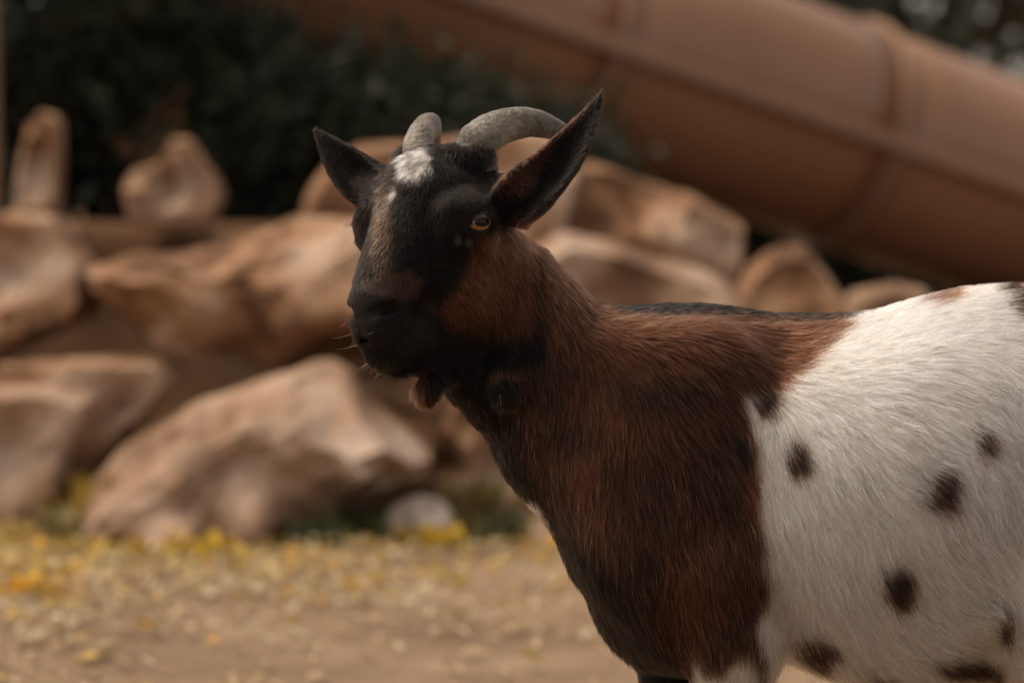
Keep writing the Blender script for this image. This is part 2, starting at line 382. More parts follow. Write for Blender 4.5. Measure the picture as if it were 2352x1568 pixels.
sh2 = [(1500, 9.3, 1.3, 1.0, 'dark bushy shrub behind the slide above the goat neck'), (1900, 9.6, .75, 1.0, 'dark bushy shrub behind the slide above the goat back'),
       (2300, 9.4, .6, 1.0, 'dark bushy shrub behind the low end of the slide')]
for k, (u, y, h, r_, lab) in enumerate(sh2):
    plant('shrub', 'shrub', lab, 'dark bushes behind the slide', on_ground(u, y), h, r_, DG, m_leaf, m_bark, 6000, .09, crown0=-.08, trunk_r=.04, seed=40 + k, clump=.22, nclump=60, cmin=.2)
tr = [(1985, 15.5, 6.5, 2.0, 3400), (2190, 18, 7.5, 2.3, 3400), (2420, 16, 6.5, 2.0, 3400), (150, 12, 7.0, 2.6, 9000)]
tl = ['leafy tree behind the ring flange of the slide, sky glinting through', 'leafy tree in the top right corner, bright sky glinting through its crown', 'leafy tree at the right edge beyond the slide', 'leafy tree behind the shrubs in the top left corner']
for k, (u, y, h, r_, nl) in enumerate(tr):
    plant('leafy_tree', 'tree', tl[k], 'trees far behind the slide', on_ground(u, y), h, r_, (.055, .060, .030), m_leaf, m_bark, nl, .16, crown0=.06, trunk_r=.14, seed=60 + k, clump=.11, nclump=150, cmin=.25)
# yellow and green plants between the stones
m_tuft = attr_mat('tuft', 'leaf_color', .6, .2, .3)
def tuft(u, v, y, h, r_, n, c, lab, name='grass_tuft', cat='plant', seed=0):
    r = np.random.default_rng(seed); b = np.array(on_ground(u, y)); V = []; F = []; C = []
    for k in range(n):
        a = r.uniform(0, 2 * math.pi); q = r_ * math.sqrt(r.uniform()); p = np.array([math.cos(a) * q, math.sin(a) * q, -.01]); hh = h * r.uniform(.4, 1.1)
        t = p + np.array([r.normal() * h * .35, r.normal() * h * .35, hh]); m = (p + t) / 2 + np.array([0, 0, hh * .15]); w = np.array([math.cos(a + 1.5), math.sin(a + 1.5), 0]) * .005
        i = len(V); V += [p - w, p + w, m + w * 1.4, m - w * 1.4, t]; F += [(i, i + 1, i + 2, i + 3), (i + 3, i + 2, i + 4)]
        C += [np.array(c) * r.uniform(.6, 1.4)] * 5
    o = mesh_obj(name, np.array(V), F, m_tuft, smooth=False); set_color(o, 'leaf_color', np.array(C)); o.location = b
    return tag(o, lab, cat, 'small plants at the foot of the boulders')
tuft(215, 0, 2.62, .12, .045, 60, (.45, .30, .05), 'yellowing tuft of grass left of the wedge shaped boulder', seed=1)
tuft(140, 0, 2.55, .07, .04, 80, (.27, .22, .10), 'pale green low tuft at the left foot of the wedge shaped boulder', seed=2)
tuft(770, 0, 2.62, .06, .12, 160, (.06, .075, .03), 'dark green tuft in the shade under the overhanging tip', seed=3)
tuft(1080, 0, 2.72, .10, .06, 120, (.14, .105, .04), 'olive green tuft right of the small whitish stone', seed=4)
tuft(1140, 0, 2.55, .06, .06, 120, (.065, .065, .03), 'low dark green tuft beside the goat chest', seed=5)
# fallen leaves
n = 30000
ly = rng.uniform(0.6, 2.75, n); lx = rng.uniform(-2.0, 1.4, n)
dens = sstep(1.1, 2.5, ly) * .55 + .14 + .35 * (1 - sstep(-.95, -.6, lx)) * sstep(1.0, 1.6, ly); dens *= (1 - .55 * sstep(-.55, .1, lx)); dens *= .35 + 1.3 * vnoise(np.stack([lx * 3, ly * 3, 0 * lx], 1), 4)
keep = rng.uniform(size=n) < dens; lx, ly = lx[keep], ly[keep]
cen = np.stack([lx, ly, ground_z(lx, ly) + .006 + rng.uniform(0, .012, len(lx))], 1)
v, f = leaves_mesh(cen, 3.0, np.where(rng.uniform(size=len(lx)) < .25, .036, .021), .6)
pal = np.array([(.48, .34, .08), (.52, .40, .18), (.48, .36, .22), (.56, .30, .03), (.42, .30, .18), (.60, .50, .34)])
yl_ = rng.uniform(size=len(lx)) < np.clip(.10 + .45 * sstep(1.5, 2.4, ly) + .5 * (1 - sstep(-.9, -.5, lx)), 0, .85)
c = np.where(yl_[:, None], pal[rng.choice([0, 1, 3], len(lx), p=[.55, .3, .15])], pal[rng.choice([2, 4, 5], len(lx), p=[.3, .3, .4])]) * rng.uniform(.75, 1.15, len(lx))[:, None]
o = mesh_obj('fallen_leaves', v, f, m_tuft, smooth=False); set_color(o, 'leaf_color', np.repeat(c, 4, 0)); tag(o, 'yellow and tan fallen leaves scattered over the dirt', 'leaves', kind='stuff')
def leaf_pile(u, y, n, r_, c, lab, seed):
    r = np.random.default_rng(seed); b = np.array(on_ground(u, y)); q = r.normal(size=(n, 3)) * np.array([r_, r_ * .6, r_ * .3]); q[:, 2] = np.abs(q[:, 2]) + .004
    v, f = leaves_mesh(q, 1.5, np.full(n, .035), .6); o = mesh_obj('leaf_pile', v, f, m_tuft, smooth=False); set_color(o, 'leaf_color', np.repeat(np.array(c) * r.uniform(.7, 1.2, n)[:, None], 4, 0)); o.location = b
    tag(o, lab, 'leaves', kind='stuff')
leaf_pile(975, 2.52, 60, .035, (.56, .38, .03), 'bright yellow leaves in front of the small whitish stone', 1)
leaf_pile(1095, 2.56, 50, .03, (.60, .36, .03), 'orange yellow leaves right of the small whitish stone', 2)
leaf_pile(430, 2.42, 60, .05, (.56, .38, .04), 'yellow leaves at the front foot of the wedge shaped boulder', 3)
leaf_pile(70, 1.85, 40, .03, (.62, .36, .03), 'orange yellow leaves on the dirt at the lower left edge', 4)
m_post = ramp_mat('weathered_wood', [(.3, (.16, .11, .075)), (.7, (.27, .20, .145))], scale=12, bump=.4, stretch=(1, 1, .15))
# post at the left edge
V, F = cyl((0, 0, -.1), (0, 0, 2.2), .05, .045, 20); o = mesh_obj('wooden_post', V, F, m_post); o.location = on_ground(-56, 3.45); tag(o, 'grey brown wooden post cut off by the left edge of the photo', 'post')

# ------------------------------------------------------------------ the goat: one continuous skin
EYE = np.array(P(967, 521, -.045)); YAW = R(40); ROLL = R(3.2)
fw = np.array([-math.sin(YAW), -math.cos(YAW), 0.]); lf0 = np.array([math.cos(YAW), -math.sin(YAW), 0.]); up0 = np.array([0, 0, 1.])
lf = lf0 * math.cos(ROLL) + up0 * math.sin(ROLL); up_ = up0 * math.cos(ROLL) - lf0 * math.sin(ROLL)
def Hd(F, L, U): return EYE + (fw * F + lf * L + up_ * U) / 1000.
def mmpos(p):
    q = (p - EYE) * 1000.; return q @ fw, q @ lf, q @ up_
gyA = P(0, 0, 0)
x0, x1 = P(690, 0, -.05).x, P(3010, 0, 0).x; xh = P(1410, 0, 0).x
zh0, zh1 = P(0, 880, -.1).z, P(0, 190, 0).z
ax_x = np.concatenate([np.arange(x0 - .01, xh, .0015), np.arange(xh, x1 + .06, .0042)])
ax_y = np.concatenate([np.arange(-.17, -.135, .003), np.arange(-.135, .055, .0015), np.arange(.055, .17, .0036)])
ax_z = np.concatenate([np.arange(-.004, zh0, .0042), np.arange(zh0, zh1 + .01, .0015)])
FLD = np.full((len(ax_x), len(ax_y), len(ax_z)), .2, np.float32)
def box(lo, hi, fn, k=.01, sub=False):
    i0 = [max(0, int(np.searchsorted(a, l)) - 1) for a, l in zip((ax_x, ax_y, ax_z), lo)]
    i1 = [int(np.searchsorted(a, h)) + 1 for a, h in zip((ax_x, ax_y, ax_z), hi)]
    sl_ = tuple(slice(a, b) for a, b in zip(i0, i1))
    X, Y, Z = np.meshgrid(ax_x[sl_[0]].astype(np.float32), ax_y[sl_[1]].astype(np.float32), ax_z[sl_[2]].astype(np.float32), indexing='ij')
    if X.size == 0: return
    d = fn(X, Y, Z); a = FLD[sl_]
    if sub:
        d = -d; h = np.clip(.5 - .5 * (d - a) / k, 0, 1); FLD[sl_] = d * (1 - h) + a * h + k * h * (1 - h)
    else:
        h = np.clip(.5 + .5 * (d - a) / k, 0, 1); FLD[sl_] = d * (1 - h) + a * h - k * h * (1 - h)
def ell(c, r, axes=None, k=.01, sub=False):
    c = np.array(c, float); r = np.array(r, float); ax = np.eye(3) if axes is None else np.array(axes, float)
    m = r.max() + k * 1.5 + .006
    def fn(X, Y, Z):
        q = [((X - c[0]) * a[0] + (Y - c[1]) * a[1] + (Z - c[2]) * a[2]) for a in ax]
        k0 = np.sqrt(sum((q[i] / r[i]) ** 2 for i in range(3))); k1 = np.sqrt(sum((q[i] / r[i] ** 2) ** 2 for i in range(3)))
        return (k0 * (k0 - 1) / np.maximum(k1, 1e-6)).astype(np.float32)
    box(c - m, c + m, fn, k, sub)
def cone(a, b, ra, rb, k=.01, sub=False):
    a = np.array(a, float); b = np.array(b, float); m = max(ra, rb) + k * 1.5 + .006; ba = b - a; L2 = ba @ ba
    def fn(X, Y, Z):
        t = np.clip(((X - a[0]) * ba[0] + (Y - a[1]) * ba[1] + (Z - a[2]) * ba[2]) / L2, 0, 1)
        d = np.sqrt((X - a[0] - ba[0] * t) ** 2 + (Y - a[1] - ba[1] * t) ** 2 + (Z - a[2] - ba[2] * t) ** 2)
        return (d - (ra + (rb - ra) * t)).astype(np.float32)
    box(np.minimum(a, b) - m, np.maximum(a, b) + m, fn, k, sub)
HAX = [fw, lf, up_]
def hell(F, L, U, r, k=8, sub=False, pitch=0, both=False):
    """ellipsoid in head space, millimetres; pitch turns it nose down"""
    for s in ((1, -1) if both else (1,)):
        c_, s_ = math.cos(R(pitch)), math.sin(R(pitch))
        ax = [fw * c_ - up_ * s_, lf, up_ * c_ + fw * s_]
        ell(Hd(F, L * s, U), np.array(r) / 1000., ax, k / 1000., sub)
def hcone(a, b, ra, rb, k=8, sub=False, both=False):
    for s in ((1, -1) if both else (1,)):
        cone(Hd(a[0], a[1] * s, a[2]), Hd(b[0], b[1] * s, b[2]), ra / 1000., rb / 1000., k / 1000., sub)
# torso: stations (u, top, bottom, half width mm) with a small sway
tor = np.array([(1340, 1000, 1255, 18), (1400, 890, 1395, 38), (1450, 800, 1495, 54), (1520, 745, 1512, 66), (1600, 708, 1522, 78), (1700, 697, 1518, 90), (1800, 699, 1530, 102), (1900, 702, 1550, 114),
                (2000, 694, 1585, 126), (2100, 664, 1610, 132), (2200, 640, 1612, 132), (2300, 631, 1590, 124), (2400, 629, 1540, 112), (2600, 655, 1440, 104), (2800, 710, 1330, 92), (2940, 800, 1230, 62)], float)
tx = np.array([P(a[0], 1100, 0).x for a in tor]); tt = np.array([P(a[0], a[1] + 22, 0).z for a in tor]); tb = np.array([P(a[0], a[2] - 30, 0).z for a in tor]); tw = tor[:, 3] / 1000 - .006
def ycen(X): return -.02 * sstep(.25, .55, X)
def torso(X, Y, Z):
    xs = X[:, 0, 0]
    t, b, w = (np.interp(xs, tx, q)[:, None, None] for q in (tt, tb, tw))
    c = (t + b) / 2; h = (t - b) / 2
    zn = (Z - c) / h
    nar = (.50 - .28 * sstep(P(1650, 0, 0).x, P(2050, 0, 0).x, xs))[:, None, None]
    wz = w * (1 - nar * np.clip(zn, 0, 1.2) ** 2 + .05 * np.clip(-zn, 0, 1))
    dy = (Y - ycen(xs)[:, None, None]) / wz
    r = np.sqrt(dy ** 2 + zn ** 2)
    d = (r - 1) * np.minimum(w, h) * .95
    ex = np.maximum(tx[0] - X, X - tx[-1])
    return np.maximum(d, ex).astype(np.float32)
box((tx[0] - .02, -.165, tb.min() - .03), (tx[-1] + .02, .165, tt.max() + .03), torso, .02)
# neck: stations along its axis (u, v, depth y, half thickness across, half width mm)
nk = np.array([(1125, 600, .000, 100, 40), (1160, 690, -.004, 128, 45), (1215, 800, -.006, 165, 52), (1300, 980, -.004, 180, 62), (1410, 1145, 0, 150, 72), (1500, 1255, 0, 118, 74)], float)
npnt = np.array([tuple(P(a[0], a[1], a[2])) for a in nk]); nh = nk[:, 3] * S - .006; nw = nk[:, 4] / 1000 - .004
for i in range(len(nk) - 1):
    for j in range(4):
        t0 = j / 4; pa = npnt[i] * (1 - t0) + npnt[i + 1] * t0
        h_ = nh[i] * (1 - t0) + nh[i + 1] * t0; w_ = nw[i] * (1 - t0) + nw[i + 1] * t0
        axd = npnt[i + 1] - npnt[i]; axd[1] = 0; axd /= np.linalg.norm(axd); pr = np.array([axd[2], 0, -axd[0]])
        ell(pa, (h_ * .8, w_, h_), [axd, (0, 1, 0), pr], .018)
def E(u, v, y, r, k=.02, rot=0):
    c_, s_ = math.cos(R(rot)), math.sin(R(rot)); ell(P(u, v, y), r, [(c_, 0, s_), (0, 1, 0), (-s_, 0, c_)], k)
# shoulders, chest, brisket
for s in (-1, 1):
    E(1560, 1080, s * .052, (.070, .040, .105), .03, -12)
    E(1610, 1290, s * .058, (.062, .036, .072), .03)
E(1458, 1225, 0, (.042, .060, .060), .03); E(1560, 1400, 0, (.050, .056, .034), .03)
cone(P(1200, 640, 0), P(1318, 762, 0), .012, .019, .02); cone(P(1318, 766, 0), P(1455, 806, 0), .018, .0195, .012); cone(P(1455, 806, 0), P(1600, 796, 0), .0195, .016, .012)
E(2120, 1180, -.055, (.12, .075, .12), .04); E(2120, 1180, .045, (.12, .075, .12), .04)
E(1345, 880, 0, (.050, .046, .042), .025); E(1440, 945, 0, (.060, .058, .055), .03); E(1500, 1020, 0, (.070, .070, .070), .03)
E(1380, 850, 0, (.045, .044, .030), .02); E(1475, 840, 0, (.060, .054, .030), .02); E(1560, 850, 0, (.060, .064, .040), .03)
# fore legs
def leg(pts, k=.014):
    for (a, b) in zip(pts[:-1], pts[1:]): cone(P(*a[:3]), P(*b[:3]), a[3], b[3], k)
leg([(1650, 1300, -.060, .044), (1682, 1460, -.064, .033), (1678, 1600, -.062, .023), (1670, 1800, -.058, .0165), (1672, 1850, -.058, .0165), (1676, 2040, -.058, .011), (1668, 2090, -.058, .0135), (1650, 2150, -.058, .0125)])
leg([(1560, 1300, .055, .042), (1555, 1460, .058, .030), (1548, 1600, .058, .021), (1540, 1800, .056, .016), (1542, 1850, .056, .016), (1548, 2040, .056, .011), (1540, 2090, .056, .0135), (1522, 2150, .056, .0125)])
# hind legs
for yo, du in ((-.085, 0), (.06, -60)):
    E(2600 + du, 1180, yo, (.080, .045, .105), .03)
    leg([(2560 + du, 1180, yo, .07), (2440 + du, 1440, yo - .004, .045), (2560 + du, 1640, yo, .028), (2690 + du, 1790, yo, .019), (2680 + du, 1850, yo, .0165), (2650 + du, 2040, yo, .012), (2640 + du, 2090, yo, .014), (2618 + du, 2150, yo, .013)])
# flank fold and tail
leg([(2180, 1450, -.098, .008), (2270, 1405, -.108, .013), (2370, 1355, -.112, .022)], .018)
leg([(2300, 1330, -.10, .02), (2420, 1440, -.095, .03)], .03)
leg([(2900, 770, -.02, .022), (2960, 740, -.02, .016), (2985, 800, -.02, .009)], .01)
# wattles
cone(P(1150, 850, -.056), P(1165, 898, -.060), .010, .011, .012); cone(P(1015, 835, -.055), P(978, 895, -.066), .008, .0085, .006)
# head
hell(-20, 0, 20, (46, 43, 36), 10)
hell(-30, 0, 30, (30, 38, 26), 10)                       # poll
hcone((-4, 0, 2), (44, 0, -56), 36, 22, 10)
hcone((10, 0, 6), (52, 0, -50), 24, 17, 8)                # nasal bridge
hell(50, 0, -64, (16, 21, 18), 8); hell(54, 13, -53, (9, 7, 6), 5, both=True)
hcone((-38, 0, -58), (34, 0, -85), 40, 17, 12); hell(-46, 0, -78, (40, 30, 42), 16)            # lower jaw
hell(46, 0, -74, (22, 20, 15), 7)                        # lips
hell(42, 0, -89, (16, 16, 13), 8); hell(18, -6, -90, (24, 16, 12), 10)
hell(-20, 27, -40, (36, 20, 46), 10, both=True, pitch=30)  # cheek
hell(-44, 20, -22, (26, 26, 40), 14, both=True)
hell(-3, 40, 12, (22, 14, 9), 12, both=True)               # brow
hell(-6, 38, -2, (24, 19, 24), 12, both=True)              # orbit
hell(-26, 26, 48, (17, 16, 12), 8, both=True)            # horn roots
# eye: lid shell then almond opening
EY = (-3, 47, 0); ea = (.30, .95, .04)                    # eye axis in head space (forward, lateral, up)
for s in (1, -1):
    ax = fw * ea[0] + lf * ea[1] * s + up_ * ea[2]; ax = ax / np.linalg.norm(ax)
    a2 = fw * ea[1] - lf * ea[0] * s; a2 = a2 - ax * (a2 @ ax); a2 /= np.linalg.norm(a2); a3 = np.cross(ax, a2)
    if a3[2] < 0: a3 = -a3
    ce = Hd(EY[0], EY[1] * s, EY[2])
    ell(ce, (.0144,) * 3, None, .009)
    def almond(X, Y, Z, ce=ce, ax=ax, a2=a2, a3=a3):
        q = [(X - ce[0]) * a[0] + (Y - ce[1]) * a[1] + (Z - ce[2]) * a[2] for a in (a2, a3, ax)]
        q1 = q[1] + .10 * q[0]      # slant
        rr = .0092; off = .0034
        d = np.maximum(np.sqrt(q[0] ** 2 * .58 + (q1 - off) ** 2), np.sqrt(q[0] ** 2 * .58 + (q1 + off) ** 2)) - rr
        return np.maximum(d, .004 - q[2]).astype(np.float32)
    box(ce - .03, ce + .03, almond, .0016, True)
# nostrils and mouth line
for s in (1, -1):
    hcone((67, 11 * s, -60), (54, 20 * s, -56), 3.2, 4.2, 3, True); hcone((56, 19 * s, -56), (48, 25 * s, -48), 2.8, 1.6, 3, True)
    hcone((66, 0, -79), (42, 20 * s, -77), 1.8, 1.6, 3, True)
    hcone((42, 20 * s, -77), (18, 24 * s, -66), 1.6, .6, 3, True)
hcone((70, 0, -64), (69, 0, -76), 1.0, 1.0, 2.5, True)
# throat
cone(P(1000, 800, -.05), P(1130, 890, -.022), .014, .026, .014)
# ears: curled leaves
def ear(base, tip, wmax, face, curl=1.0, thick=.0030, bow=.0035, prof=(.95, 1.1, 1.1, 1.0, .84, .60, .38, .2, .04)):
    base = np.array(base); tip = np.array(tip); a = tip - base; Ln = np.linalg.norm(a); a /= Ln
    f_ = np.array(face, float); f_ -= a * (f_ @ a); f_ /= np.linalg.norm(f_); b = np.cross(a, f_)
    ts = np.array([-.12, 0, .12, .3, .5, .7, .85, .95, 1.02]); ws = np.array(prof) * wmax
    def fn(X, Y, Z):
        q = [X - base[0], Y - base[1], Z - base[2]]
        t = sum(q[i] * a[i] for i in range(3)) / Ln; w = sum(q[i] * b[i] for i in range(3)); h = sum(q[i] * f_[i] for i in range(3))
        bend = .10 * Ln * (t - .4) ** 2; w = w - bow * (1 - (2 * t - 1) ** 2)
        wt = np.interp(t, ts, ws).astype(np.float32)
        hc = curl * (w * w) / np.maximum(wmax, 1e-4) * (1.15 - .55 * np.clip(t, 0, 1)) - bend
        slope = np.sqrt(1 + (2 * curl * w / wmax) ** 2)
        dth = np.abs(h - hc) / slope - thick * (1.5 - .7 * np.clip(t, 0, 1)); dw = (np.abs(w) - wt) * .9; dt = np.maximum(t - 1.02, -.15 - t) * Ln
        hh_ = np.clip(.5 + .5 * (dth - dw) / .004, 0, 1); dd_ = dth * hh_ + dw * (1 - hh_) + .004 * hh_ * (1 - hh_); return np.maximum(dd_, dt).astype(np.float32)
    lo = np.minimum(base, tip) - wmax * 1.6; hi = np.maximum(base, tip) + wmax * 1.6
    box(lo, hi, fn, .005)
eb = np.array(P(1205, 468, -.056)); et = np.array(P(1380, 210, -.050)); ear(eb, et, .0165, (-.25, -1, .15), .9, bow=.006)
fb = np.array(P(868, 442, -.012)); ft = np.array(P(724, 300, .008)); ear(fb, ft, .0155, (-.1, -1, .1), .9, bow=-.002)
cone(P(1165, 455, -.048), P(1205, 435, -.058), .017, .014, .012); cone(P(900, 448, -.028), P(866, 440, -.014), .016, .012, .012)

def surface_nets(G, ax):
    ins = G < 0
    c = np.zeros(tuple(s - 1 for s in G.shape), np.uint8)
    for a in (0, 1):
        for b in (0, 1):
            for d in (0, 1): c += ins[a:G.shape[0] - 1 + a, b:G.shape[1] - 1 + b, d:G.shape[2] - 1 + d]
    act = (c > 0) & (c < 8); I = np.argwhere(act); idx = np.full(c.shape, -1, np.int32); idx[act] = np.arange(len(I))
    acc = np.zeros((len(I), 3)); cnt = np.zeros(len(I))
    corners = [(a, b, d) for a in (0, 1) for b in (0, 1) for d in (0, 1)]
    for p in corners:
        for axis_ in range(3):
            if p[axis_] == 1: continue
            q = list(p); q[axis_] = 1
            ga = G[I[:, 0] + p[0], I[:, 1] + p[1], I[:, 2] + p[2]]; gb = G[I[:, 0] + q[0], I[:, 1] + q[1], I[:, 2] + q[2]]
            x_ = (ga < 0) != (gb < 0); t = np.where(x_, ga / np.where(x_, ga - gb, 1), 0)
            pos = np.stack([ax[k][I[:, k] + p[k]] for k in range(3)], 1).astype(float)
            ln = ax[axis_][I[:, axis_] + 1] - ax[axis_][I[:, axis_]]; pos[:, axis_] += t * ln
            acc += pos * x_[:, None]; cnt += x_
    V = acc / cnt[:, None]; Fs = []
    for axis_ in range(3):
        o1, o2 = [k for k in range(3) if k != axis_]
        sl0 = [slice(1, -1)] * 3; sl0[axis_] = slice(0, -1); sl1 = [slice(1, -1)] * 3; sl1[axis_] = slice(1, None)
        A = ins[tuple(sl0)]; B = ins[tuple(sl1)]; e = np.argwhere(A != B); fl = A[A != B]
        e = e.copy(); e[:, o1] += 1; e[:, o2] += 1
        def cell(d1, d2):
            w = e.copy(); w[:, o1] -= d1; w[:, o2] -= d2; return idx[w[:, 0], w[:, 1], w[:, 2]]
        q = np.stack([cell(1, 1), cell(0, 1), cell(0, 0), cell(1, 0)], 1)
        flip = fl if axis_ != 1 else ~fl
        q[~flip] = q[~flip][:, ::-1]; Fs.append(q)
    return V, np.concatenate(Fs)
GV, GF = surface_nets(FLD, (ax_x, ax_y, ax_z)); del FLD
# a little smoothing, the coarse steps of the voxels go
def vnorm(V, F):
    n = np.cross(V[F[:, 2]] - V[F[:, 0]], V[F[:, 3]] - V[F[:, 1]]); N = np.zeros_like(V)
    for k in range(4): np.add.at(N, F[:, k], n)
    return N / (np.linalg.norm(N, axis=1)[:, None] + 1e-12)
for it in range(3):
    s = np.zeros_like(GV); w = np.zeros(len(GV))
    for k in range(4):
        np.add.at(s, GF[:, k], GV[GF[:, (k + 1) % 4]]); np.add.at(w, GF[:, k], 1)
    GV = GV * .5 + .5 * s / w[:, None]
GN = vnorm(GV, GF)

RIDGE = np.array([(1330, 668), (1380, 688), (1450, 703), (1520, 705), (1600, 702), (1700, 706), (1800, 713), (1900, 714), (2000, 700), (2100, 672), (2200, 650), (2300, 642), (2400, 640), (2600, 655), (2800, 710)], float)
# ------------------------------------------------------------------ coat pattern
def poly_sd(u, v, poly):
    """signed distance to a polygon in guide units, inside negative"""
    d = np.full(len(u), 1e9); ins = np.zeros(len(u), bool); n_ = len(poly)
    for i in range(n_):
        ax_, ay = poly[i]; bx, by = poly[(i + 1) % n_]; ex, ey = bx - ax_, by - ay
        t = np.clip(((u - ax_) * ex + (v - ay) * ey) / (ex * ex + ey * ey), 0, 1)
        d = np.minimum(d, (u - ax_ - ex * t) ** 2 + (v - ay - ey * t) ** 2)
        cnd = ((ay > v) != (by > v)); ins ^= cnd & (u < ex * (v - ay) / (ey if ey else 1e-9) + ax_)
    d = np.sqrt(d); return np.where(ins, -d, d)
BROWN = np.array((.055, .0192, .0096)); DBROWN = np.array((.028, .0125, .008)); BLACK = np.array((.0040, .0034, .0032)); WHITE = np.array((.83, .775, .72)); TAN = np.array((.40, .27, .16))
WHITE_P = [(2600, 560), (2185, 636), (2090, 676), (2000, 704), (1935, 738), (1885, 800), (1835, 848), (1790, 878), (1735, 888), (1688, 890), (1712, 955), (1737, 1020), (1742, 1100), (1735, 1180), (1750, 1270), (1772, 1310), (1757, 1360), (1738, 1392), (1744, 1440), (1768, 1500), (1785, 1800), (3200, 1800), (3200, 560)]
LEG_P = [(1588, 1488), (1612, 1515), (1655, 1525), (1680, 1498), (1712, 1478), (1735, 1503), (1752, 1580), (1752, 2300), (1588, 2300)]
SPOTS_SHADE = [(2122, 1152, 18, 24, -.5), (2172, 1092, 16, 22, .3), (1822, 1058, 14, 24, .6), (2066, 1362, 16, 26, -.6), (1745, 930, 14, 18, .4), (1898, 1480, 20, 30, .6), (2345, 735, 22, 20, 0), (1762, 915, 25, 32, .2), (1832, 1030, 24, 42, .25), (2255, 1018, 22, 37, -.3), (2150, 1125, 40, 56, -.25), (2052, 1340, 31, 43, -.4), (1865, 1497, 38, 38, .3), (2332, 694, 34, 46, 0), (2308, 1428, 28, 50, -.3), (2210, 1545, 100, 24, -.05), (2020, 1568, 46, 16, -.3), (2470, 930, 40, 50, 0), (2600, 1250, 60, 50, .4), (2560, 760, 60, 40, .2), (2700, 1000, 40, 55, 0)]  # coat spots; some paint the flank fold's shaded hollow and darken the belly edge
CHEEK_P = [(1078, 585), (1120, 548), (1170, 520), (1235, 500), (1275, 560), (1270, 690), (1235, 745), (1180, 765), (1090, 780), (1030, 750), (988, 702), (1012, 690), (1052, 660), (1075, 620)]
CROWN_P = [(912, 372), (940, 352), (985, 346), (1030, 340), (1040, 352), (1000, 366), (986, 402), (955, 418), (918, 412)]
def coat(p, nr, jit):
    """colour of the coat at skin points"""
    u, v = proj(p); u = u + jit[:, 0]; v = v + jit[:, 1]
    n1 = fbm(p * 14, 1, 3); n2 = fbm(p * 45, 2, 3)
    ragg = (n2 - .5) * 30
    F, L, U = mmpos(p); head = (u < 1262) & (v < 860) & (F > -75)
    dark = np.clip(sstep(.42, .64, n1) * .46, 0, 1)
    # black front of the chest and throat, darker shoulder cloud
    edge = np.interp(v, [600, 740, 800, 860, 995, 1100, 1200, 1300, 1400, 1480, 1600], [900, 980, 1165, 1195, 1175, 1215, 1285, 1390, 1450, 1540, 1620])
    dark = np.maximum(dark, 1 - sstep(-40, 130, u - edge + (n1 - .5) * 120))
    for (a, b, ra, rb, s_) in [(1530, 890, 150, 60, .45), (1690, 1010, 24, 40, 1.), (1500, 1120, 90, 130, .4), (1460, 1330, 110, 140, .65), (1760, 1500, 26, 70, .9), (1700, 1380, 40, 60, .4)]:
        dark = np.maximum(dark, s_ * (1 - sstep(.5, 1.15, np.sqrt(((u - a) / ra) ** 2 + ((v - b) / rb) ** 2) + (n2 - .5) * .4)))
    # near shoulder is the warmest
    dark *= 1 - .6 * (1 - sstep(.5, 1.1, np.sqrt(((u - 1600) / 110) ** 2 + ((v - 1300) / 190) ** 2)))
    c = BROWN[None] * (1 - sstep(0, .5, dark))[:, None] + DBROWN[None] * (sstep(0, .5, dark) * 1)[:, None]
    dk = sstep(.45, 1.0, dark)[:, None]; c = c * (1 - dk) + BLACK * dk
    # dorsal stripe along the spine
    ridge = np.interp(u, RIDGE[:, 0], RIDGE[:, 1]); yy = np.abs(p[:, 1] - ycen(p[:, 0]))
    st = (1 - sstep(0, 12, v - ridge - np.interp(u, [1350, 1420, 1500, 1600, 1900, 2090], [2, 15, 14, 10, 9, 5]) + ragg * .4)) * (u > 1345) * (nr[:, 2] > .2); st = st[:, None]; c = c * (1 - st) + BLACK * st
    # far fore leg black
    fl = ((v > 1480) & (p[:, 1] > 0) & (u < 1640))[:, None] * 1.; c = c * (1 - fl) + BLACK * fl
    # white saddle
    w = 1 - sstep(-10, 10, poly_sd(u, v, WHITE_P) + ragg * .7); w = np.where(u < 1500, 0, w)
    w = np.maximum(w, (1 - sstep(-8, 8, poly_sd(u, v, LEG_P) + ragg * .5)) * (p[:, 1] < 0))
    w = np.maximum(w, (1 - sstep(10, 18, np.abs(u - np.interp(v, [1130, 1200, 1270], [1182, 1214, 1252]) - 24) + ragg * .15)) * (v > 1128) * (v < 1272) * (p[:, 1] < .03))
    c = c * (1 - w[:, None]) + WHITE * w[:, None]
    tan = sstep(.35, .9, (v - np.interp(u, [1800, 2000, 2250, 2400], [1500, 1520, 1400, 1500])) / 140) * w * (.4 + n1); tan = np.clip(np.maximum(tan, .8 * w * (1 - sstep(.4, 1.1, np.hypot((u - 2235 - (v - 1460) * -.7) / 34, (v - 1465) / 46)))), 0, .85)[:, None]; c = c * (1 - tan) + TAN * tan
    for (a, b, ra, rb, rt) in SPOTS_SHADE:
        du, dv = u - a + 9, v - b + 16; x_ = (du * math.cos(rt) - dv * math.sin(rt)) / ra; y_ = (du * math.sin(rt) + dv * math.cos(rt)) / rb
        s_ = (1 - sstep(.75, 1.15, np.sqrt(x_ ** 2 + y_ ** 2) + (n2 - .5) * 1.1))[:, None]; c = c * (1 - s_) + (BLACK * .6 + DBROWN * .55) * s_
    pt = (1 - sstep(-6, 6, poly_sd(u, v, [(2092, 708), (2108, 690), (2165, 668), (2215, 656), (2195, 684), (2152, 704), (2120, 714)]) + ragg * .4))[:, None]; c = c * (1 - pt) + BROWN * 1.6 * pt
